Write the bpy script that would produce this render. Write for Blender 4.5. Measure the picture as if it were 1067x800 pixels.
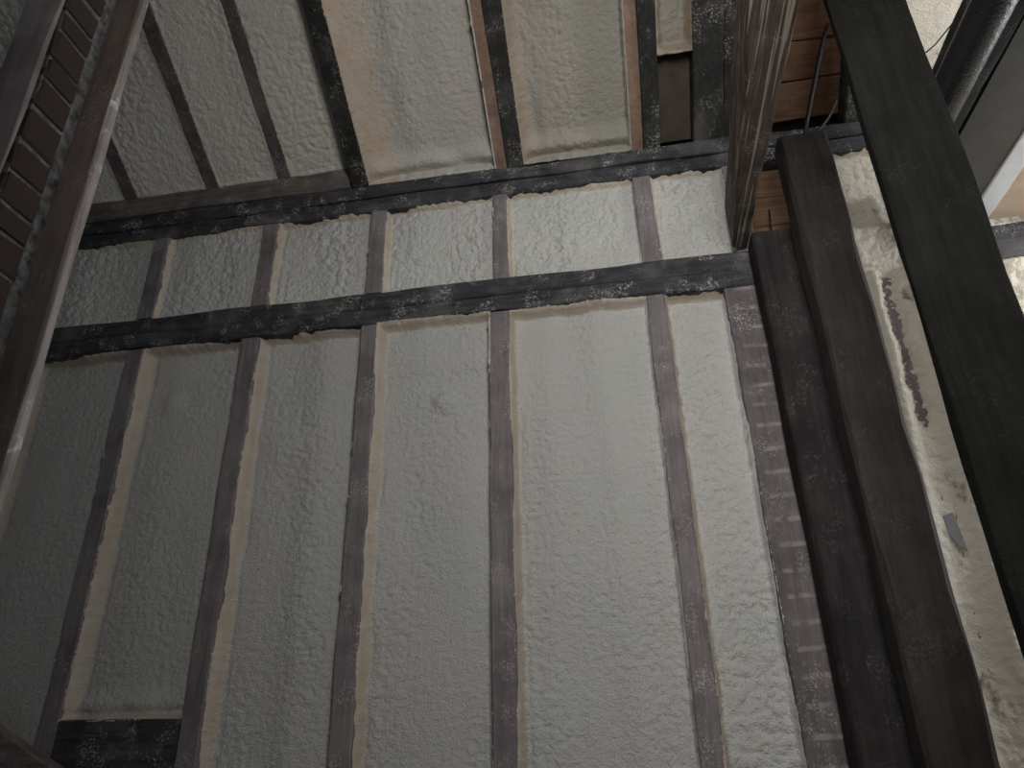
import bpy, math
import numpy as np
from mathutils import Vector, Matrix

for o in list(bpy.data.objects):
    bpy.data.objects.remove(o)
scene = bpy.context.scene
COL = scene.collection

# ------------------------------------------------------------------ camera
# world: x along the back wall, y into the wall (front of the studs is y = 0), z up
F_PX = 740.0
ROWS = ((0.98602693, 0.08901018, 0.14081222),      # world axes seen in camera axes
        (0.16526083, -0.41625644, -0.89410259),
        (-0.02097023, 0.90487997, -0.42514996))
CAM = Vector((0.0, -2.4, 1.5))
cam_data = bpy.data.cameras.new('camera')
cam = bpy.data.objects.new('camera', cam_data)
COL.objects.link(cam)
cam.matrix_world = Matrix.Translation(CAM) @ Matrix(ROWS).to_4x4()
cam_data.sensor_fit = 'HORIZONTAL'
cam_data.sensor_width = 36.0
cam_data.lens = 36.0 * F_PX / 1067.0
cam_data.clip_start = 0.02
scene.camera = cam

# ------------------------------------------------------------------ light
world = bpy.data.worlds.new('world')
scene.world = world
world.use_nodes = True
bg = world.node_tree.nodes['Background']
bg.inputs[0].default_value = (0.80, 0.88, 1.0, 1)
bg.inputs[1].default_value = 0.05


def area(name, loc, target, size, power, color, size_y=None):
    d = bpy.data.lights.new(name, 'AREA')
    d.shape = 'RECTANGLE'
    d.size = size
    d.size_y = size_y or size
    d.energy = power
    d.color = color
    o = bpy.data.objects.new(name, d)
    COL.objects.link(o)
    o.location = loc
    o.rotation_euler = (Vector(target) - Vector(loc)).to_track_quat('-Z', 'Y').to_euler()
    return o


area('unseen_light_behind_camera', (0.30, -2.60, 2.85), (1.75, -0.4, 3.10), 0.8, 57, (1.0, 0.985, 0.96), 0.8)  # unseen area light, placed and aimed to set the wall brightness
area('daylight_from_side_window', (2.65, -0.42, 2.70), (0.9, -0.45, 2.65), 0.9, 30, (0.93, 0.97, 1.0), 0.9)
area('daylight_in_loft', (2.4, -1.6, 3.75), (1.1, -0.2, 3.85), 0.5, 15, (0.95, 0.98, 1.0), 0.5)

vs = scene.view_settings
vs.view_transform = 'Standard'
vs.look = 'None'
vs.gamma = 1.0
vs.use_curve_mapping = False
vs.exposure = 0.0

# ------------------------------------------------------------------ helpers
rng = np.random.default_rng(7)
_perm = np.concatenate([np.random.default_rng(3).permutation(512)] * 3)
_ga = np.random.default_rng(4).uniform(0, 2 * np.pi, 512)
_gx, _gy = np.cos(_ga), np.sin(_ga)


def perlin(x, y, seed=0):
    x = np.asarray(x, float) + seed * 17.31
    y = np.asarray(y, float) + seed * 9.77
    xi = np.floor(x).astype(int)
    yi = np.floor(y).astype(int)
    xf, yf = x - xi, y - yi
    u = xf * xf * xf * (xf * (xf * 6 - 15) + 10)
    v = yf * yf * yf * (yf * (yf * 6 - 15) + 10)

    def g(ix, iy, dx, dy):
        h = _perm[_perm[ix & 511] + (iy & 511)]
        return _gx[h] * dx + _gy[h] * dy
    a = g(xi, yi, xf, yf)
    b = g(xi + 1, yi, xf - 1, yf)
    c = g(xi, yi + 1, xf, yf - 1)
    d = g(xi + 1, yi + 1, xf - 1, yf - 1)
    return 1.5 * ((a * (1 - u) + b * u) * (1 - v) + (c * (1 - u) + d * u) * v)


def pebbles(x, y, seed=0):
    """rounded cells: 1 at a cell's centre, falling to creases between cells"""
    xi, yi = np.floor(x).astype(int), np.floor(y).astype(int)
    best = np.full(np.shape(x), 9.0)
    for dx in (-1, 0, 1):
        for dy in (-1, 0, 1):
            h = _perm[_perm[(xi + dx + seed * 31) & 511] + ((yi + dy) & 511)]
            h2 = _perm[h + 77]
            px = xi + dx + 0.15 + 0.7 * h / 512.0
            py = yi + dy + 0.15 + 0.7 * h2 / 512.0
            best = np.minimum(best, (x - px) ** 2 + (y - py) ** 2)
    return 1 - np.clip(best, 0, 1)


def link(o, parent=None, name=None):
    COL.objects.link(o)
    if parent is not None:
        o.parent = parent
    return o


def mesh_obj(name, verts, faces, mat, parent=None, smooth=False):
    me = bpy.data.meshes.new(name)
    me.from_pydata([tuple(map(float, v)) for v in verts], [], [tuple(f) for f in faces])
    me.update()
    if smooth:
        me.polygons.foreach_set('use_smooth', [True] * len(me.polygons))
    if mat:
        me.materials.append(mat)
    return link(bpy.data.objects.new(name, me), parent)


def tag(o, label=None, cat=None, group=None, kind=None):
    if label:
        o['label'] = label
    if cat:
        o['category'] = cat
    if group:
        o['group'] = group
    if kind:
        o['kind'] = kind
    return o


def empty(name, loc=(0, 0, 0)):
    o = bpy.data.objects.new(name, None)
    o.location = loc
    o.empty_display_size = 0.1
    COL.objects.link(o)
    return o


# ------------------------------------------------------------------ materials
def node(nt, typ, **kw):
    n = nt.nodes.new(typ)
    for k, v in kw.items():
        setattr(n, k, v)
    return n


def base_mat(name):
    m = bpy.data.materials.new(name)
    m.use_nodes = True
    nt = m.node_tree
    return m, nt, nt.nodes['Principled BSDF']


def mixc(nt, fac, a, b):
    n = node(nt, 'ShaderNodeMix', data_type='RGBA')
    for sock, val in ((n.inputs[0], fac), (n.inputs[6], a), (n.inputs[7], b)):
        if isinstance(val, bpy.types.NodeSocket):
            nt.links.new(val, sock)
        elif isinstance(val, (int, float)):
            sock.default_value = val
        else:
            sock.default_value = (*val, 1)
    return n.outputs[2]


def noise(nt, vec, scale, detail=4, rough=0.55, dist=0.0):
    n = node(nt, 'ShaderNodeTexNoise')
    n.inputs['Scale'].default_value = scale
    n.inputs['Detail'].default_value = detail
    n.inputs['Roughness'].default_value = rough
    n.inputs['Distortion'].default_value = dist
    nt.links.new(vec, n.inputs['Vector'])
    return n.outputs['Fac']


def ramp(nt, fac, a, b, lo=0.0, hi=1.0):
    n = node(nt, 'ShaderNodeMapRange')
    nt.links.new(fac, n.inputs[0])
    n.inputs[1].default_value = a
    n.inputs[2].default_value = b
    n.inputs[3].default_value = lo
    n.inputs[4].default_value = hi
    return n.outputs[0]


def mul(nt, a, b, op='MULTIPLY'):
    n = node(nt, 'ShaderNodeMath', operation=op)
    for s, v in ((n.inputs[0], a), (n.inputs[1], b)):
        if isinstance(v, bpy.types.NodeSocket):
            nt.links.new(v, s)
        else:
            s.default_value = v
    return n.outputs[0]


def bump(nt, bsdf, height, strength, dist):
    n = node(nt, 'ShaderNodeBump')
    n.inputs['Strength'].default_value = strength
    n.inputs['Distance'].default_value = dist
    nt.links.new(height, n.inputs['Height'])
    nt.links.new(n.outputs['Normal'], bsdf.inputs['Normal'])


def objvec(nt, scale=(1, 1, 1), rot=(0, 0, 0)):
    tc = node(nt, 'ShaderNodeTexCoord')
    mp = node(nt, 'ShaderNodeMapping')
    mp.vector_type = 'POINT'
    mp.inputs['Scale'].default_value = scale
    mp.inputs['Rotation'].default_value = rot
    nt.links.new(tc.outputs['Object'], mp.inputs['Vector'])
    return mp.outputs['Vector']


SLOPE = math.radians(32.6)


def wood(name, dark, light, axis='Z', speck=0.3, speck_col=(0.5, 0.47, 0.43), rough=0.75, grain=1.0,
         bumps=0.5, speck_scale=220, streak=0.0, spec=0.3, lath=False):
    m, nt, b = base_mat(name)
    k = 0.06
    sc = {'X': (k, 1, 1), 'Y': (1, k, 1), 'Z': (1, 1, k), 'R': (1, k, 1)}[axis]
    rot = (SLOPE, 0, 0) if axis == 'R' else (0, 0, 0)
    v = objvec(nt, sc, rot)
    vo = objvec(nt)
    g1 = noise(nt, v, 45, 5, 0.6, 0.6)
    g2 = noise(nt, v, 180, 3, 0.6)
    blot = noise(nt, vo, 6, 3, 0.6)
    g = mul(nt, mul(nt, g1, 0.65), mul(nt, g2, 0.35), 'ADD')
    c = mixc(nt, ramp(nt, g, 0.36, 0.64), dark, light)
    dk = tuple(x * 0.55 for x in dark)
    c = mixc(nt, mul(nt, ramp(nt, blot, 0.45, 0.72), 0.6), c, dk)
    if streak > 0:
        vs_ = objvec(nt, tuple(q * (0.25 if q < 1 else 1) for q in sc), rot)
        st = ramp(nt, noise(nt, vs_, 95, 2, 0.5, 0.1), 0.56, 0.62)
        c = mixc(nt, mul(nt, st, streak), c, (0.33, 0.27, 0.22))
    if lath:
        sep = node(nt, 'ShaderNodeSeparateXYZ')
        nt.links.new(vo, sep.inputs[0])
        zz = mul(nt, mul(nt, sep.outputs[2], 12.5), mul(nt, noise(nt, vo, 3, 1, 0.5), 0.5), 'ADD')
        fr = mul(nt, zz, 0.0, 'FRACT')
        band = mul(nt, ramp(nt, fr, 0.0, 0.06), ramp(nt, fr, 0.16, 0.26, 1, 0))
        lim = mul(nt, ramp(nt, sep.outputs[0], 0.472, 0.485), ramp(nt, noise(nt, vo, 22, 2, 0.6), 0.36, 0.58))
        c = mixc(nt, mul(nt, mul(nt, band, lim), 0.42), c, (0.40, 0.36, 0.36))
    if speck > 0:
        s1 = ramp(nt, noise(nt, vo, speck_scale * 0.6, 4, 0.72), 0.52, 0.60)
        s2 = ramp(nt, noise(nt, vo, 9, 4, 0.65), 0.51, 0.63)
        s3 = ramp(nt, noise(nt, vo, 320, 2, 0.5), 0.63, 0.72, 0, 0.35)
        s = mul(nt, mul(nt, s1, s2), s3, 'MAXIMUM')
        c = mixc(nt, mul(nt, s, speck), c, speck_col)
        haze = ramp(nt, noise(nt, vo, 5, 4, 0.6), 0.5, 0.75)
        c = mixc(nt, mul(nt, haze, speck * 0.22), c, speck_col)
    nt.links.new(c, b.inputs['Base Color'])
    b.inputs['Roughness'].default_value = rough
    b.inputs['Specular IOR Level'].default_value = spec
    bump(nt, b, g, bumps, 0.004 * grain)
    return m


def foam_mat(name, skin, trim, stain=0.0, bump_s=0.5, fine=130, greenish=0.35):
    m, nt, b = base_mat(name)
    vo = objvec(nt)
    at = node(nt, 'ShaderNodeAttribute', attribute_name='trim')
    big = noise(nt, vo, 3.2, 3, 0.5)
    mid = noise(nt, vo, 14, 3, 0.55)
    sk = mixc(nt, mul(nt, ramp(nt, big, 0.42, 0.66), greenish), skin, tuple(a * q for a, q in zip(skin, (0.93, 1.01, 1.0))))
    sk = mixc(nt, mul(nt, ramp(nt, mid, 0.5, 0.75), 0.35), sk, tuple(a * q for a, q in zip(skin, (1.06, 0.98, 0.88))))
    tr = mixc(nt, ramp(nt, mid, 0.35, 0.7), trim, tuple(a * q for a, q in zip(trim, (0.9, 0.86, 0.78))))
    c = mixc(nt, at.outputs['Fac'], sk, tr)
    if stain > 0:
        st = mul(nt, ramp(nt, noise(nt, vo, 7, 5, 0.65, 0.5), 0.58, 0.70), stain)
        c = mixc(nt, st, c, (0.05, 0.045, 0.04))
    nt.links.new(c, b.inputs['Base Color'])
    b.inputs['Roughness'].default_value = 0.62
    b.inputs['Specular IOR Level'].default_value = 0.35
    h = mul(nt, noise(nt, vo, fine, 3, 0.6, 0.4), mul(nt, noise(nt, vo, fine * 2.4, 2, 0.5), 0.5), 'ADD')
    bump(nt, b, h, bump_s, 0.014)
    return m


def plain(name, col, rough=0.7, var=0.15, scale=20, metal=0.0, bump_s=0.2):
    m, nt, b = base_mat(name)
    vo = objvec(nt)
    n = noise(nt, vo, scale, 5, 0.6)
    c = mixc(nt, ramp(nt, n, 0.3, 0.7), tuple(x * (1 - var) for x in col), tuple(min(1, x * (1 + var)) for x in col))
    nt.links.new(c, b.inputs['Base Color'])
    b.inputs['Roughness'].default_value = rough
    b.inputs['Metallic'].default_value = metal
    bump(nt, b, n, bump_s, 0.003)
    return m


M = {}
M['stud'] = wood('purple brown stud timber', (0.135, 0.115, 0.119), (0.235, 0.207, 0.211), 'Z', 0.75)
M['stud_marked'] = wood('stud with lath marks', (0.085, 0.070, 0.073), (0.15, 0.128, 0.132), 'Z', 0.6, lath=True)
M['plate'] = wood('blue black plate timber', (0.020, 0.021, 0.025), (0.062, 0.062, 0.070), 'X', 0.9)
M['plate_brown'] = wood('grey brown plate timber', (0.085, 0.070, 0.064), (0.17, 0.148, 0.138), 'X', 0.7)
M['rafter_dark'] = wood('black rafter timber', (0.010, 0.010, 0.009), (0.030, 0.029, 0.028), 'R', 0.55)
M['rafter_brown'] = wood('grey brown rafter timber', (0.078, 0.068, 0.064), (0.15, 0.132, 0.126), 'R', 0.5)
M['sister'] = wood('reddish bare sister board', (0.19, 0.12, 0.085), (0.30, 0.20, 0.15), 'R', 0.15)
M['post_a'] = wood('near black post', (0.011, 0.010, 0.010), (0.030, 0.026, 0.025), 'Z', 0.10, spec=0.15)
M['post_b'] = wood('dark red brown post', (0.014, 0.011, 0.0095), (0.036, 0.028, 0.024), 'Z', 0.06)
M['post_c'] = wood('dark grey green post', (0.0045, 0.0045, 0.0042), (0.010, 0.0098, 0.009), 'Z', 0.02, rough=0.9, spec=0.12)
M['tie'] = wood('weathered grained beam', (0.035, 0.025, 0.019), (0.10, 0.075, 0.058), 'Y', 0.3, streak=0.8, grain=1.6)
M['joist'] = wood('black joist', (0.008, 0.008, 0.009), (0.02, 0.02, 0.021), 'Y', 0.2)
M['board'] = wood('orange brown boards', (0.095, 0.047, 0.024), (0.21, 0.11, 0.06), 'X', 0.15)
M['plank'] = wood('brown plank', (0.10, 0.078, 0.066), (0.17, 0.138, 0.118), 'Z', 0.2)
M['plank_edge'] = wood('bare flaked plank edge', (0.20, 0.165, 0.150), (0.38, 0.34, 0.32), 'Z', 0.9, speck_col=(0.62, 0.63, 0.68), speck_scale=45)
M['batten'] = wood('dusty pinkish batten', (0.24, 0.205, 0.20), (0.38, 0.335, 0.33), 'Z', 0.4)
M['void'] = plain('bare brown board in gap', (0.07, 0.055, 0.038), 0.8, 0.25)
M['foam'] = foam_mat('spray foam', (0.60, 0.588, 0.562), (0.68, 0.60, 0.51), bump_s=0.8)
M['foam_lumpy'] = foam_mat('lumpy spray foam', (0.59, 0.578, 0.548), (0.66, 0.58, 0.485), bump_s=0.8, fine=90)
M['foam_roof'] = foam_mat('rafter spray foam', (0.52, 0.49, 0.44), (0.55, 0.46, 0.37), bump_s=0.55, fine=100)
M['foam_roof_left'] = foam_mat('pale rafter spray foam', (0.70, 0.66, 0.59), (0.62, 0.51, 0.40), bump_s=0.55, fine=100)  # paler copy for the left bays: extra brightness put into the colour
M['foam_roof_shaded'] = foam_mat('yellow rafter spray foam with painted shade', (0.36, 0.335, 0.29), (0.39, 0.325, 0.26), bump_s=0.55, fine=100)  # yellower foam, with the shade of the deep bays darkened into its colour
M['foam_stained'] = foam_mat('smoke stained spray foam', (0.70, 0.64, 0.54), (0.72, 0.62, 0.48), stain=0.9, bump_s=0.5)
M['brick'] = plain('dark red brown brick', (0.052, 0.036, 0.029), 0.95, 0.45, 60, bump_s=0.8)
M['mortar'] = plain('grey lime mortar', (0.12, 0.118, 0.118), 0.95, 0.75, 55, bump_s=0.8)
M['sheath'] = plain('backing boards', (0.10, 0.08, 0.06), 0.9)
M['soffit'] = plain('grey soffit panel', (0.075, 0.070, 0.058), 0.8, 0.12, 14)
M['white'] = plain('white painted board', (0.70, 0.70, 0.71), 0.6, 0.08, 12)
M['tan'] = plain('pale tan plywood', (0.50, 0.37, 0.26), 0.7, 0.12, 18)
M['cable'] = plain('black cable', (0.01, 0.01, 0.011), 0.5)
M['floor'] = plain('dusty concrete floor', (0.22, 0.21, 0.20), 0.9, 0.2, 5)
M['tape'] = plain('grey paper scrap', (0.22, 0.21, 0.22), 0.8)


def pipe_mat():
    m, nt, b = base_mat('glossy black pipe')
    vo = objvec(nt)
    b.inputs['Base Color'].default_value = (0.008, 0.009, 0.011, 1)
    b.inputs['Roughness'].default_value = 0.20
    n = noise(nt, vo, 120, 3, 0.6)
    bump(nt, b, n, 0.5, 0.006)
    return m


M['pipe'] = pipe_mat()


# ------------------------------------------------------------------ timber: an eight-sided section run along a line
def timber(name, p0, p1, across, w, up, h, mat, parent=None, bevel=0.006, rough=0.0015, step=0.08, seed=0, w1=None, h1=None):
    p0, p1 = np.array(p0, float), np.array(p1, float)
    A, B = np.array(across, float), np.array(up, float)
    L = np.linalg.norm(p1 - p0)
    n = max(2, int(L / step) + 1)
    w1 = w if w1 is None else w1
    h1 = h if h1 is None else h1
    ts = np.linspace(0, 1, n)
    verts, faces = [], []
    corner = [(-1, -1), (1, -1), (1, 1), (-1, 1)]
    sd = seed * 3.7 + 0.31 * len(name)
    for i, t in enumerate(ts):
        c = p0 + (p1 - p0) * t
        hw, hh = (w + (w1 - w) * t) / 2, (h + (h1 - h) * t) / 2
        for k, (a, b_) in enumerate(corner):
            s = t * L
            bv = bevel * (1.0 + 0.9 * float(perlin(s * 5.0, k * 3.3 + sd, 2)))
            bv = min(max(bv, bevel * 0.25), 0.4 * min(hw, hh))
            ja = rough * float(perlin(s * 3.0, k * 1.7 + sd, 5)) * 2
            jb = rough * float(perlin(s * 3.0, k * 2.1 + sd, 8)) * 2
            x, y = a * hw + ja, b_ * hh + jb
            q1 = c + A * (x - a * bv) + B * y
            q2 = c + A * x + B * (y - b_ * bv)
            verts += [q1, q2] if (k in (1, 3)) else [q2, q1]
    m = 8
    for i in range(n - 1):
        for k in range(m):
            a, b_ = i * m + k, i * m + (k + 1) % m
            faces.append((a, b_, b_ + m, a + m))
    faces.append(tuple(range(m - 1, -1, -1)))
    faces.append(tuple((n - 1) * m + k for k in range(m)))
    # outward winding
    if np.dot(np.cross(A, B), p1 - p0) < 0:
        faces = [tuple(reversed(f)) for f in faces]
    return mesh_obj(name, verts, faces, mat, parent)


def tbox(name, x0, x1, y0, y1, z0, z1, mat, parent=None, axis='Z', **kw):
    cx, cy, cz = (x0 + x1) / 2, (y0 + y1) / 2, (z0 + z1) / 2
    if axis == 'Z':
        return timber(name, (cx, cy, z0), (cx, cy, z1), (1, 0, 0), x1 - x0, (0, 1, 0), y1 - y0, mat, parent, **kw)
    if axis == 'X':
        return timber(name, (x0, cy, cz), (x1, cy, cz), (0, 1, 0), y1 - y0, (0, 0, 1), z1 - z0, mat, parent, **kw)
    return timber(name, (cx, y0, cz), (cx, y1, cz), (1, 0, 0), x1 - x0, (0, 0, 1), z1 - z0, mat, parent, **kw)


def slab(name, x0, x1, y0, y1, z0, z1, mat, parent=None):
    v = [(x, y, z) for z in (z0, z1) for y in (y0, y1) for x in (x0, x1)]
    f = [(0, 2, 3, 1), (4, 5, 7, 6), (0, 1, 5, 4), (2, 6, 7, 3), (0, 4, 6, 2), (1, 3, 7, 5)]
    return mesh_obj(name, v, f, mat, parent)


def tube(name, pts, r, mat, parent=None, n=8):
    verts, faces = [], []
    P = [Vector(p) for p in pts]
    for i, p in enumerate(P):
        d = (P[min(i + 1, len(P) - 1)] - P[max(i - 1, 0)]).normalized()
        a = d.orthogonal().normalized() if i == 0 else (a - d * a.dot(d)).normalized()
        b = d.cross(a)
        for k in range(n):
            t = 2 * math.pi * k / n
            verts.append(p + a * (r * math.cos(t)) + b * (r * math.sin(t)))
    for i in range(len(P) - 1):
        for k in range(n):
            q = (k + 1) % n
            faces.append((i * n + k, i * n + q, (i + 1) * n + q, (i + 1) * n + k))
    faces.append(tuple(range(n - 1, -1, -1)))
    faces.append(tuple((len(P) - 1) * n + k for k in range(n)))
    return mesh_obj(name, verts, faces, mat, parent, smooth=True)


# ------------------------------------------------------------------ spray foam filling one bay
def foam(name, O, U, V, N, u0, u1, v0, v1, mat, parent, recess=0.055, lip=0.03, lips='lrtb', step=0.0055,
         bump_a=0.004, bump_s=26.0, swell=0.008, over=0.008, rag=0.0055, seed=0, coarse_below=None, back=0.12,
         left_lip=None, roll=0.0, extra=None, trim=1.0):
    """height field d(u, v) measured along N (away from the room) from the timber faces; bulges and lips are real relief"""
    O, U, V, N = (np.array(q, float) for q in (O, U, V, N))
    ov = over
    us = np.linspace(u0 - ov, u1 + ov, max(6, int((u1 - u0 + 2 * ov) / step)))
    if coarse_below is not None and v0 < coarse_below:
        vv = np.concatenate([np.linspace(v0 - ov, coarse_below, max(2, int((coarse_below - v0) / 0.03)), endpoint=False),
                             np.linspace(coarse_below, v1 + ov, max(6, int((v1 + ov - coarse_below) / step)))])
    else:
        vv = np.linspace(v0 - ov, v1 + ov, max(6, int((v1 - v0 + 2 * ov) / step)))
    u, v = np.meshgrid(us, vv)
    wob = 0.004 * perlin(u * 9, v * 9, seed + 11) + 0.003 * perlin(u * 30, v * 30, seed + 12)

    def s(d, w):
        t = np.clip((d + wob) / w, 0, 1)
        return 1 - (1 - t) ** 2.2
    ll = left_lip or lip
    S = np.ones_like(u)
    T = np.zeros_like(u)
    outside = np.zeros_like(u)
    crease = np.zeros_like(u)
    for side, d, w in (('l', u - u0, ll), ('r', u1 - u, lip), ('t', v1 - v, lip * 0.6), ('b', v - v0, lip)):
        if side in lips:
            S = S * s(d, w)
            T = np.maximum(T, 1 - np.clip((d + wob * 1.5) / (w * 1.05), 0, 1) ** 4)
            crease = np.maximum(crease, np.exp(-((d + wob - w * 1.15) / (0.35 * w + 0.004)) ** 2))
        else:
            S = S * s(d, 0.006)
        outside = np.maximum(outside, np.clip(-d, 0, None))
    wx = u + 0.012 * perlin(u * 18, v * 18, seed + 1)
    wy = v + 0.012 * perlin(u * 18, v * 18, seed + 2)
    b1 = np.abs(perlin(wx * bump_s, wy * bump_s, seed + 3))
    b2 = np.abs(perlin(wx * bump_s * 2.1, wy * bump_s * 2.1, seed + 4))
    b3 = perlin(wx * bump_s * 4.2, wy * bump_s * 4.2, seed + 5)
    amp = 0.55 + 0.75 * np.clip(perlin(u * 3.1, v * 1.6, seed + 6) + 0.35, 0, 1)
    pk1 = pebbles(wx * bump_s * 1.25, wy * bump_s * 1.25, seed)
    pk2 = pebbles(wx * bump_s * 2.6, wy * bump_s * 2.6, seed + 5)
    zone = np.clip(0.55 + 1.5 * perlin(u * 4.5, v * 1.1, seed + 14), 0.12, 1.25)
    bumps = bump_a * amp * (1.0 * np.sqrt(b1 + 0.01) + 0.5 * np.sqrt(b2 + 0.01) + 0.35 * b3 - 0.6)
    bumps = bumps + bump_a * zone * (1.3 * (pk1 - 0.75) + 0.9 * (pk2 - 0.75))
    sw = swell * (perlin(u * 5.5, v * 1.3, seed + 7) + 0.6 * perlin(u * 2.4, v * 3.4, seed + 8))
    D = (recess - sw) * S - bumps * (0.25 + 0.75 * S) + 0.010 * crease * np.clip(0.6 + perlin(u * 7, v * 7, seed + 15), 0, 1.2) * (recess > 0.03)
    if roll:
        dd = v - v0
        D = D - roll * np.exp(-((dd - 0.05) / 0.035) ** 2) * (0.7 + 0.5 * perlin(u * 8, v * 4, seed + 9)) * S
    if extra is not None:
        D = D + extra(u, v)
    # ragged fringe where the foam laps on to the timber
    D = D + outside * 0.75 + (0.003 - rag * np.clip(0.7 * perlin(u * 60, v * 60, seed + 10) + perlin(u * 140, v * 140, seed + 13), -0.2, 1)) * (1 - S)
    P = O + u[..., None] * U + v[..., None] * V + D[..., None] * N
    nv, nu = u.shape
    verts = P.reshape(-1, 3)
    idx = np.arange(nv * nu).reshape(nv, nu)
    quads = np.stack([idx[:-1, :-1], idx[:-1, 1:], idx[1:, 1:], idx[1:, :-1]], -1).reshape(-1, 4)
    # skirt and back so that the infill is a solid block
    ring = np.concatenate([idx[0, :-1], idx[:-1, -1], idx[-1, :0:-1], idx[:0:-1, 0]])
    ru, rv = u.reshape(-1)[ring], v.reshape(-1)[ring]
    inset_u = np.clip(ru, u0 + 0.001, u1 - 0.001)
    inset_v = np.clip(rv, v0 + 0.001, v1 - 0.001)
    bk = O + inset_u[:, None] * U + inset_v[:, None] * V + back * N
    nb = len(verts)
    verts = np.concatenate([verts, bk])
    k = np.arange(len(ring))
    kn = (k + 1) % len(ring)
    sk = np.stack([ring[k], nb + k, nb + kn, ring[kn]], -1)
    allq = np.concatenate([quads, sk])
    me = bpy.data.meshes.new(name)
    me.vertices.add(len(verts))
    me.vertices.foreach_set('co', verts.astype(np.float32).ravel())
    me.loops.add(allq.size)
    me.loops.foreach_set('vertex_index', allq.astype(np.int32).ravel())
    me.polygons.add(len(allq))
    me.polygons.foreach_set('loop_start', np.arange(0, allq.size, 4, dtype=np.int32))
    me.polygons.foreach_set('loop_total', np.full(len(allq), 4, np.int32))
    me.polygons.foreach_set('use_smooth', np.ones(len(allq), bool))
    me.update(calc_edges=True)
    me.validate()
    at = me.attributes.new('trim', 'FLOAT', 'POINT')
    at.data.foreach_set('value', np.concatenate([np.clip(T * trim, 0, 1).ravel(), np.full(len(ring), trim)]).astype(np.float32))
    me.materials.append(mat)
    return link(bpy.data.objects.new(name, me), parent)


# ------------------------------------------------------------------ floor
fl = slab('floor', -3.4, 3.0, -4.2, 0.5, -0.12, 0.0, M['floor'])
tag(fl, 'dusty grey concrete floor below the framed wall', 'floor', kind='structure')

# ------------------------------------------------------------------ back wall
wall = slab('wall_back', -3.3, 2.5, 0.125, 0.165, 0.0, 3.72, M['sheath'])
tag(wall, 'back wall of dark studs and plates filled with cream spray foam', 'wall', kind='structure')
WU, WV, WN, WO = (1, 0, 0), (0, 0, 1), (0, 1, 0), (0, 0, 0)

Z_LB0, Z_LB1, Z_UB0, Z_UB1 = 2.965, 3.120, 3.550, 3.688
studs = [(-3.10, -3.03), (-2.575, -2.50), (-2.050, -1.976), (-1.522, -1.445), (-0.997, -0.923), (-0.467, -0.386),
         (0.155, 0.224), (0.450, 0.605), (0.990, 1.045), (1.62, 1.70), (2.2, 2.27)]
for i, (a, b) in enumerate(studs):
    tbox('stud', a, b, 0.0, 0.12, 0.0, Z_LB0, M['stud_marked' if i == 7 else 'stud'], wall, seed=i, rough=0.002, bevel=0.004)
shorts = [(-3.10, -3.03), (-2.57, -2.50), (-2.045, -1.968), (-1.506, -1.430), (-0.993, -0.919), (-0.443, -0.381),
          (0.155, 0.230), (0.520, 0.600), (0.818, 0.850), (1.62, 1.70), (2.2, 2.27)]
for i, (a, b) in enumerate(shorts):
    tbox('short_stud', a, b, 0.0, 0.12, Z_LB1, Z_UB0, M['stud'], wall, seed=i + 20, rough=0.002, bevel=0.004)
# plates: two timbers bedded on each other in each course
tbox('middle_plate', -3.2, 2.4, -0.012, 0.12, Z_LB0, 3.036, M['plate'], wall, 'X', seed=1, rough=0.004, bevel=0.006)
tbox('middle_plate', -3.2, 2.4, -0.002, 0.12, 3.040, Z_LB1, M['plate'], wall, 'X', seed=2, rough=0.004, bevel=0.006)
tbox('top_plate', -3.2, 2.4, -0.004, 0.12, Z_UB0, 3.618, M['plate'], wall, 'X', seed=3, rough=0.004, bevel=0.006)
tbox('top_plate', -3.2, 2.4, -0.014, 0.12, 3.622, Z_UB1, M['plate'], wall, 'X', seed=4, rough=0.004, bevel=0.006)
tbox('upper_plate', -3.2, -1.10, -0.020, 0.12, 3.692, 3.800, M['plate_brown'], wall, 'X', seed=5, rough=0.004, bevel=0.006)
tbox('sill_rail', -1.976, -1.522, 0.002, 0.12, 1.36, 1.522, M['plate'], wall, 'X', seed=6, rough=0.003)
tbox('bottom_plate', -3.2, 2.4, 0.0, 0.12, 0.0, 0.09, M['plate'], wall, 'X', seed=7)


def bulb(cx, cz, r, a):
    return lambda u, v: -a * np.exp(-(((u - cx) ** 2 + (v - cz) ** 2) / r ** 2) ** 1.5)


def ridge(x0, slope, w, a):
    return lambda u, v: -a * np.exp(-((u - x0 - slope * (v - 2.2)) / w) ** 2)


def shelf(z0, a, w=0.012):
    return lambda u, v: -a / (1 + np.exp(-(v - z0 - 0.015 * perlin(u * 6, v * 0, 44)) / w))


def both(*fs):
    return lambda u, v: sum(f(u, v) for f in fs)


lower_extra = {4: both(bulb(-0.655, 2.62, 0.042, 0.024), shelf(2.745, 0.013)), 2: bulb(-1.83, 2.72, 0.05, 0.014),
               3: both(bulb(-1.30, 2.50, 0.09, 0.012), ridge(-1.17, 0.0, 0.06, 0.012)),
               5: both(ridge(-0.02, -0.02, 0.06, 0.018), ridge(-0.25, 0.03, 0.05, 0.010))}
def bare_streak(u, v):
    # the foam thins out over one stud and leaves its face bare
    win = 1 / (1 + np.exp(-(v - 2.36) / 0.02)) / (1 + np.exp((v - 2.95) / 0.02))
    wid = 0.021 * (1 + 0.6 * perlin(v * 11, v * 0, 62))
    rough_edge = 0.020 * perlin(u * 55, v * 55, 63) + 0.014 * perlin(u * 120, v * 120, 64)
    core = np.exp(-((u - 1.012 + 0.012 * perlin(v * 7, v * 0, 61)) / wid) ** 2) * win
    return core * (0.046 + rough_edge * 1.6)


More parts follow.
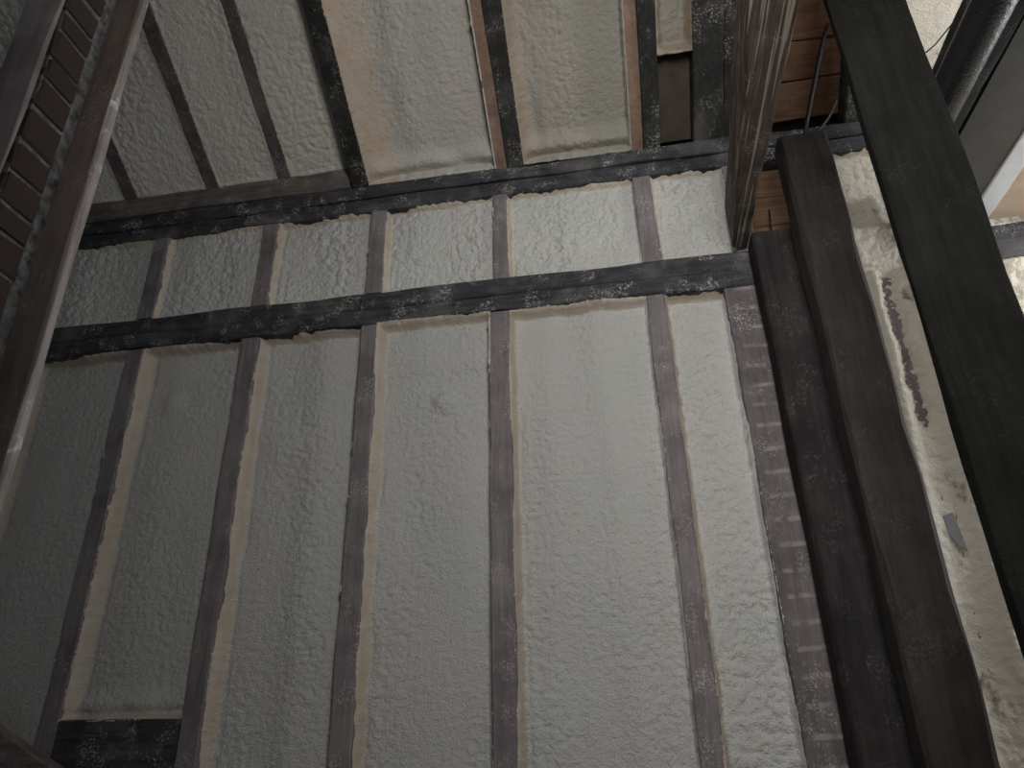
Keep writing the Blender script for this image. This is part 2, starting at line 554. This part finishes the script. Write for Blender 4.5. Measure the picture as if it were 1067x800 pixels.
for i in range(len(studs) - 1):
    a, b = studs[i][1], studs[i + 1][0]
    if i == 2:
        z0 = 1.522
    else:
        z0 = 0.09
    vis = 0 < i
    if i < 7:
        foam('foam_infill', WO, WU, WV, WN, a, b, z0, Z_LB0, M['foam'], wall, recess=0.070,
             lip=0.022, lips='ltb', seed=i * 13 + 1, coarse_below=1.15, bump_a=0.0066 if i != 6 else 0.009,
             bump_s=30 if i != 6 else 20, swell=0.010, extra=lower_extra.get(i), roll=0.03 if i == 2 else 0)
    else:
        if i == 7:
            continue
        x0 = 0.86 if i == 8 else a - 0.04
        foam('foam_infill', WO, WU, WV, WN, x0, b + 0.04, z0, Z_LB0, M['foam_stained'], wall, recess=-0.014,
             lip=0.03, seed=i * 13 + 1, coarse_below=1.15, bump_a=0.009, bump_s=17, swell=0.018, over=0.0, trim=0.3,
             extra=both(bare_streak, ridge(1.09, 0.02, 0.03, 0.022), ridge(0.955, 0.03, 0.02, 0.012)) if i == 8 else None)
for i in range(len(shorts) - 1):
    a, b = shorts[i][1], shorts[i + 1][0]
    if i == 7:
        continue
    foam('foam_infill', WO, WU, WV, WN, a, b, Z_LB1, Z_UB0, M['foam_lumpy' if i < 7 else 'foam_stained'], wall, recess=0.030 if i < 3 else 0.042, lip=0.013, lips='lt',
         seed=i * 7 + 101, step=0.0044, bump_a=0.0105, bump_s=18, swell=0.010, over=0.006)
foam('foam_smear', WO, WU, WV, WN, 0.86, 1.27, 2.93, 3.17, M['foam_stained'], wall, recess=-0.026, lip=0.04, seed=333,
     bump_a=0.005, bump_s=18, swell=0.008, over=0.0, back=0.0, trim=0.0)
# bare boards where the short bay behind the posts has no foam
for k in range(3):
    zz = Z_LB1 + 0.004 + k * 0.143
    tbox('wall_board', 0.602, 0.815, 0.045 + 0.004 * k, 0.07, zz, zz + 0.136, M['board'], wall, 'X', seed=40 + k, rough=0.004)

# ------------------------------------------------------------------ sloping roof
CS, SN = math.cos(SLOPE), math.sin(SLOPE)
RU, RV, RN = (1, 0, 0), (0, -CS, SN), (0, SN, CS)
ceil_v = []
YB, YT = 0.35, -3.6


def roof_pt(x, vlen, d, z0):
    return np.array((x, 0, z0)) + np.array(RV) * vlen + np.array(RN) * d


TOP = 4.1
cv = [roof_pt(x, v, d, 3.69) for d in (0.17, 0.20) for v in (-0.2, TOP) for x in (-3.3, 2.5)]
ceiling = mesh_obj('ceiling', cv, [(0, 1, 3, 2), (4, 6, 7, 5), (0, 4, 5, 1), (2, 3, 7, 6), (0, 2, 6, 4), (1, 5, 7, 3)], M['sheath'])
tag(ceiling, 'sloping roof of dark rafters with cream spray foam between', 'ceiling', kind='structure')


def rafter(name, x0, x1, z0, mat, depth=0.13, d0=0.0, v0=0.0, seed=0, **kw):
    cx = (x0 + x1) / 2
    p0 = roof_pt(cx, v0, d0 + depth / 2, z0)
    p1 = roof_pt(cx, TOP - 0.05, d0 + depth / 2, z0)
    return timber(name, p0, p1, (1, 0, 0), x1 - x0, RN, depth, mat, ceiling, seed=seed, **kw)


left_r = [(-3.02, -2.95), (-2.62, -2.55), (-2.252, -2.183), (-1.833, -1.765), (-1.467, -1.402)]
for i, (a, b) in enumerate(left_r):
    rafter('rafter', a, b, 3.80, M['rafter_brown'], depth=0.06, v0=0.005, seed=i + 60, rough=0.002, bevel=0.004)
rafter('rafter', -1.090, -1.012, 3.69, M['rafter_dark'], seed=66, bevel=0.004)
for i, (a, m_, b) in enumerate(((-0.434, -0.378, -0.302), (0.160, 0.218, 0.288))):
    rafter('sister_board', a, m_, 3.69, M['sister'], depth=0.12, d0=0.012, seed=70 + i, v0=-0.012, bevel=0.003)
    rafter('rafter', m_, b, 3.69, M['rafter_dark'], seed=75 + i, bevel=0.004)
rafter('rafter', 0.428, 0.550, 3.69, M['rafter_dark'], seed=79, bevel=0.005)
rafter('rafter', 0.554, 0.640, 3.69, M['rafter_dark'], seed=83, d0=0.03, depth=0.10, bevel=0.005)
rafter('rafter', 1.035, 1.10, 3.69, M['rafter_dark'], seed=80, bevel=0.005)
rafter('rafter', 1.55, 1.62, 3.69, M['rafter_dark'], seed=81, bevel=0.005)
rafter('rafter', 2.15, 2.22, 3.69, M['rafter_dark'], seed=82, bevel=0.005)


def roof_foam(x0, x1, z0, seed, v0=0.0, mat='foam_roof', v1=2.3, **kw):
    return foam('foam_infill', (0, 0, z0), RU, RV, RN, x0, x1, v0, v1, M[mat], ceiling, seed=seed, **kw)


edges = [(-2.95, -2.62), (-2.55, -2.252), (-2.183, -1.833), (-1.765, -1.467), (-1.402, -1.090)]
for i, (a, b) in enumerate(edges):
    roof_foam(a, b, 3.80, 200 + i * 5, v0=0.01, mat='foam_roof_left', recess=0.010, lip=0.02, bump_a=0.008, bump_s=24, swell=0.006, back=0.055, step=0.006, trim=0.0)
roof_foam(-1.012, -0.434, 3.69, 240, v0=0.01, lips='l', recess=0.075, lip=0.03, left_lip=0.15, bump_a=0.006, bump_s=28, swell=0.010, roll=0.045, back=0.16)
roof_foam(-0.302, 0.160, 3.69, 250, v0=0.01, mat='foam_roof_shaded', lips='l', recess=0.075, lip=0.035, left_lip=0.06, bump_a=0.006, bump_s=26, swell=0.010, roll=0.045, back=0.16)
roof_foam(0.288, 0.428, 3.69, 260, v0=0.37, mat='foam_roof_shaded', recess=0.07, lip=0.03, bump_a=0.006, bump_s=24, swell=0.008, back=0.16)
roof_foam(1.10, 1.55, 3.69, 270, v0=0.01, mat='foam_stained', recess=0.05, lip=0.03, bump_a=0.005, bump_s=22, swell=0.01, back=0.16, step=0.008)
roof_foam(1.62, 2.15, 3.69, 280, v0=0.01, recess=0.05, lip=0.03, bump_a=0.005, bump_s=22, swell=0.01, back=0.16, step=0.01)
vb = [roof_pt(x, v, d, 3.69) for d in (0.085, 0.10) for v in (0.0, 0.40) for x in (0.290, 0.426)]
mesh_obj('bare_board', vb, [(0, 1, 3, 2), (4, 6, 7, 5), (0, 4, 5, 1), (2, 3, 7, 6), (0, 2, 6, 4), (1, 5, 7, 3)], M['void'], ceiling)
# bare roof boards in the bay above the posts
for k in range(16):
    va = 0.02 + k * 0.155
    timber('roof_board', roof_pt(0.643, va + 0.07, 0.10 + 0.006 * (k % 3), 3.69), roof_pt(1.033, va + 0.07, 0.10 + 0.006 * ((k + 1) % 3), 3.69),
           RV, 0.148, RN, 0.022, M['board'], ceiling, seed=90 + k, rough=0.006, step=0.05, bevel=0.004)

# ------------------------------------------------------------------ posts on the right
pa = tbox('timber_post', 0.556, 0.735, -0.125, -0.016, 0.0, 3.115, M['post_a'], None, seed=11, rough=0.0022, bevel=0.010)
tag(pa, 'lower near-black timber post tight against the right end of the foamed wall', 'post')
pb = tbox('timber_post', 0.672, 0.842, -0.300, -0.200, 0.0, 3.395, M['post_b'], None, seed=12, rough=0.0022, bevel=0.012)
tag(pb, 'dark red-brown timber post standing between the short black post and the widest post', 'post')
pc = tbox('timber_post', 0.652, 0.838, -1.000, -0.965, 0.0, 4.33, M['post_c'], None, seed=13, rough=0.002, bevel=0.004)
tag(pc, 'widest dark grey plank post nearest the camera at the right edge', 'post')

# tapering tie beam running from the plate over the camera's right shoulder
tb = timber('tie_beam', (0.527, -0.03, 3.225), (0.405, -3.6, 3.225), (1, 0, 0), 0.055, (0, 0, 1), 0.20, M['tie'], None,
            w1=0.285, seed=14, rough=0.003, bevel=0.008)
tag(tb, 'weathered brown tie beam with pale grain lines, coming overhead from the wall plate', 'beam')

# ------------------------------------------------------------------ loft edge at the upper right
jo = tbox('joist', 1.096, 1.140, -3.4, -0.02, 3.128, 3.355, M['joist'], None, 'Y', seed=15)
tag(jo, 'black joist beside the shiny pipe under the loft edge', 'joist')
so = slab('soffit_panel', 1.145, 1.334, -3.4, -0.016, 3.128, 3.146, M['soffit'])
tag(so, 'dark grey soffit panel between the black pipe and the white board', 'panel')
wb = tbox('edge_board', 1.338, 1.412, -3.4, -0.016, 3.122, 3.27, M['white'], None, 'Y', seed=16, rough=0.001, bevel=0.003)
tag(wb, 'white painted board along the edge of the grey soffit', 'board')
tp = slab('plywood_panel', 1.412, 2.25, -3.4, -0.016, 3.128, 3.146, M['tan'])
tag(tp, 'pale tan plywood panel beyond the white board at the right edge', 'panel')
pipe = empty('drain_pipe', (1.0, 0.0, 3.06))
n, r = 28, 0.050
pts = [(0.0, y, 0.0) for y in np.linspace(-0.42, -3.3, 40)]
tube('pipe_run', pts, r, M['pipe'], pipe, n)
for yy in (-0.46, -1.9):
    tube('pipe_collar', [(0, yy - 0.03, 0), (0, yy + 0.03, 0)], r + 0.006, M['pipe'], pipe, n)
tag(pipe, 'glossy black pipe slung under the soffit at the upper right', 'pipe')

# ------------------------------------------------------------------ cables
c1 = tube('cable', [(0.765, -0.285, 3.39), (0.80, -0.29, 3.50), (0.86, -0.30, 3.68), (0.92, -0.30, 3.853), (0.95, -0.30, 3.92)], 0.008, M['cable'])
tag(c1, 'straight black cable rising from the top of the red-brown post', 'cable')
c2 = tube('cable', [(0.785, -0.29, 3.386), (0.82, -0.29, 3.41), (0.86, -0.30, 3.455), (0.90, -0.30, 3.53)], 0.006, M['cable'])
tag(c2, 'short bent black cable leaning right from the red-brown post top', 'cable')
c3 = tube('cable', [(0.655, -0.02, 3.12), (0.66, -0.01, 3.2), (0.67, 0.0, 3.30)], 0.004, M['cable'])
tag(c3, 'thin dark cable in front of orange boards above the lower black post', 'cable')

c4 = tube('cable', [(1.262, -0.205, 3.775), (1.279, -0.215, 3.785), (1.305, -0.220, 3.789), (1.333, -0.239, 3.801), (1.37, -0.280, 3.827), (1.40, -0.31, 3.85)], 0.003, M['cable'])
tag(c4, 'thin wire sagging across the bright patch left of the black pipe', 'cable')

# ------------------------------------------------------------------ brick pier, batten and plank at the left
pier = empty('brick_pier', (-1.095, -1.505, 0))
levels = [2.144, 2.233, 2.304, 2.359, 2.428, 2.497, 2.587, 2.663, 2.718, 2.797, 2.851]
while levels[0] > 0.09:
    levels.insert(0, levels[0] - 0.069 - 0.006 * rng.uniform(-1, 1))
while levels[-1] < 4.40:
    levels.append(levels[-1] + 0.069 + 0.006 * rng.uniform(-1, 1))
levels[0] = 0.0


def brick_mesh(seed):
    import bmesh
    bm = bmesh.new()
    bmesh.ops.create_cube(bm, size=1.0)
    bmesh.ops.bevel(bm, geom=list(bm.edges), offset=0.06, segments=1, affect='EDGES')
    r_ = np.random.default_rng(seed)
    for v in bm.verts:
        v.co += Vector(r_.uniform(-0.025, 0.025, 3))
    me = bpy.data.meshes.new('brick')
    bm.to_mesh(me)
    bm.free()
    me.materials.append(M['brick'])
    return me


bms = [brick_mesh(s_) for s_ in range(4)]
for i in range(len(levels) - 1):
    z0, z1 = levels[i], levels[i + 1]
    o = bpy.data.objects.new('brick', bms[i % 4])
    COL.objects.link(o)
    o.parent = pier
    h = z1 - z0 - rng.choice([0.006, 0.009, 0.015])
    o.scale = (0.087, 0.080, h)
    o.location = (0.0005 * (i % 3), -0.0105 + 0.002 * rng.uniform(-1, 1), (z0 + z1) / 2)
    o.rotation_euler = (0.02 * rng.uniform(-1, 1), 0.01 * rng.uniform(-1, 1), 0.03 * rng.uniform(-1, 1))
# mortar core, a lumpy column just behind the brick faces, proud at the far corner
mv, mf = [], []
zs = np.arange(0, levels[-1], 0.012)
prof = [(-0.042, -0.049), (0.0385, -0.049), (0.0385, 0.026), (0.0425, 0.029), (0.0425, 0.0515), (-0.042, 0.0515)]
for z in zs:
    for k, (x, y) in enumerate(prof):
        mv.append((x + 0.0016 * float(perlin(z * 30, k * 2.3, 1)), y + 0.0016 * float(perlin(z * 22, k * 2.9, 4)), z))
for i in range(len(zs) - 1):
    for k in range(6):
        mf.append((i * 6 + k, i * 6 + (k + 1) % 6, (i + 1) * 6 + (k + 1) % 6, (i + 1) * 6 + k))
mf += [tuple(range(5, -1, -1)), tuple((len(zs) - 1) * 6 + k for k in range(6))]
mesh_obj('mortar', mv, mf, M['mortar'], pier)
tag(pier, 'narrow pier of dark red bricks with pale mortar at the left edge', 'pier')

bt = tbox('batten', -1.139, -1.053, -1.572, -1.5635, 0.0, 4.5, M['batten'], None, seed=17, rough=0.002, bevel=0.003)
tag(bt, 'dusty pinkish batten on the front of the brick pier', 'batten')
pk = empty('plank', (-1.09, -1.43, 0))
o = tbox('plank_body', -0.11, 0.098, -0.020, -0.002, 0.0, 4.5, M['plank'], pk, seed=18, rough=0.002, bevel=0.004)
o = tbox('bare_edge', 0.097, 0.106, -0.019, -0.001, 0.0, 4.5, M['plank_edge'], pk, seed=19, rough=0.0025, bevel=0.003)
o['label'] = 'pale flaked edge of the plank'
tag(pk, 'brown upright plank with a pale flaking edge behind the brick pier', 'plank')

# ------------------------------------------------------------------ small things
br = timber('diagonal_brace', (-2.75, -0.05, 1.76), (-1.55, -0.05, 1.17), (0, 1, 0), 0.06, (0.44, 0, 0.898), 0.075, M['plate_brown'], None, seed=21)
tag(br, 'dark diagonal brace crossing the bottom left corner of the wall', 'brace')
outline = [(0.966, 2.035), (0.996, 2.045), (1.003, 1.985), (1.008, 1.925), (0.985, 1.945), (0.968, 1.985)]
nn = len(outline)
sv = [(x, -0.053, z) for q, (x, z) in enumerate(outline)] + [(x, -0.049, z) for q, (x, z) in enumerate(outline)]
sf = [tuple(range(nn - 1, -1, -1)), tuple(range(nn, 2 * nn))] + [(q, (q + 1) % nn, nn + (q + 1) % nn, nn + q) for q in range(nn)]
sc = mesh_obj('paper_scrap', sv, sf, M['tape'])
tag(sc, 'grey paper scrap stuck on foam between the two right posts', 'scrap')
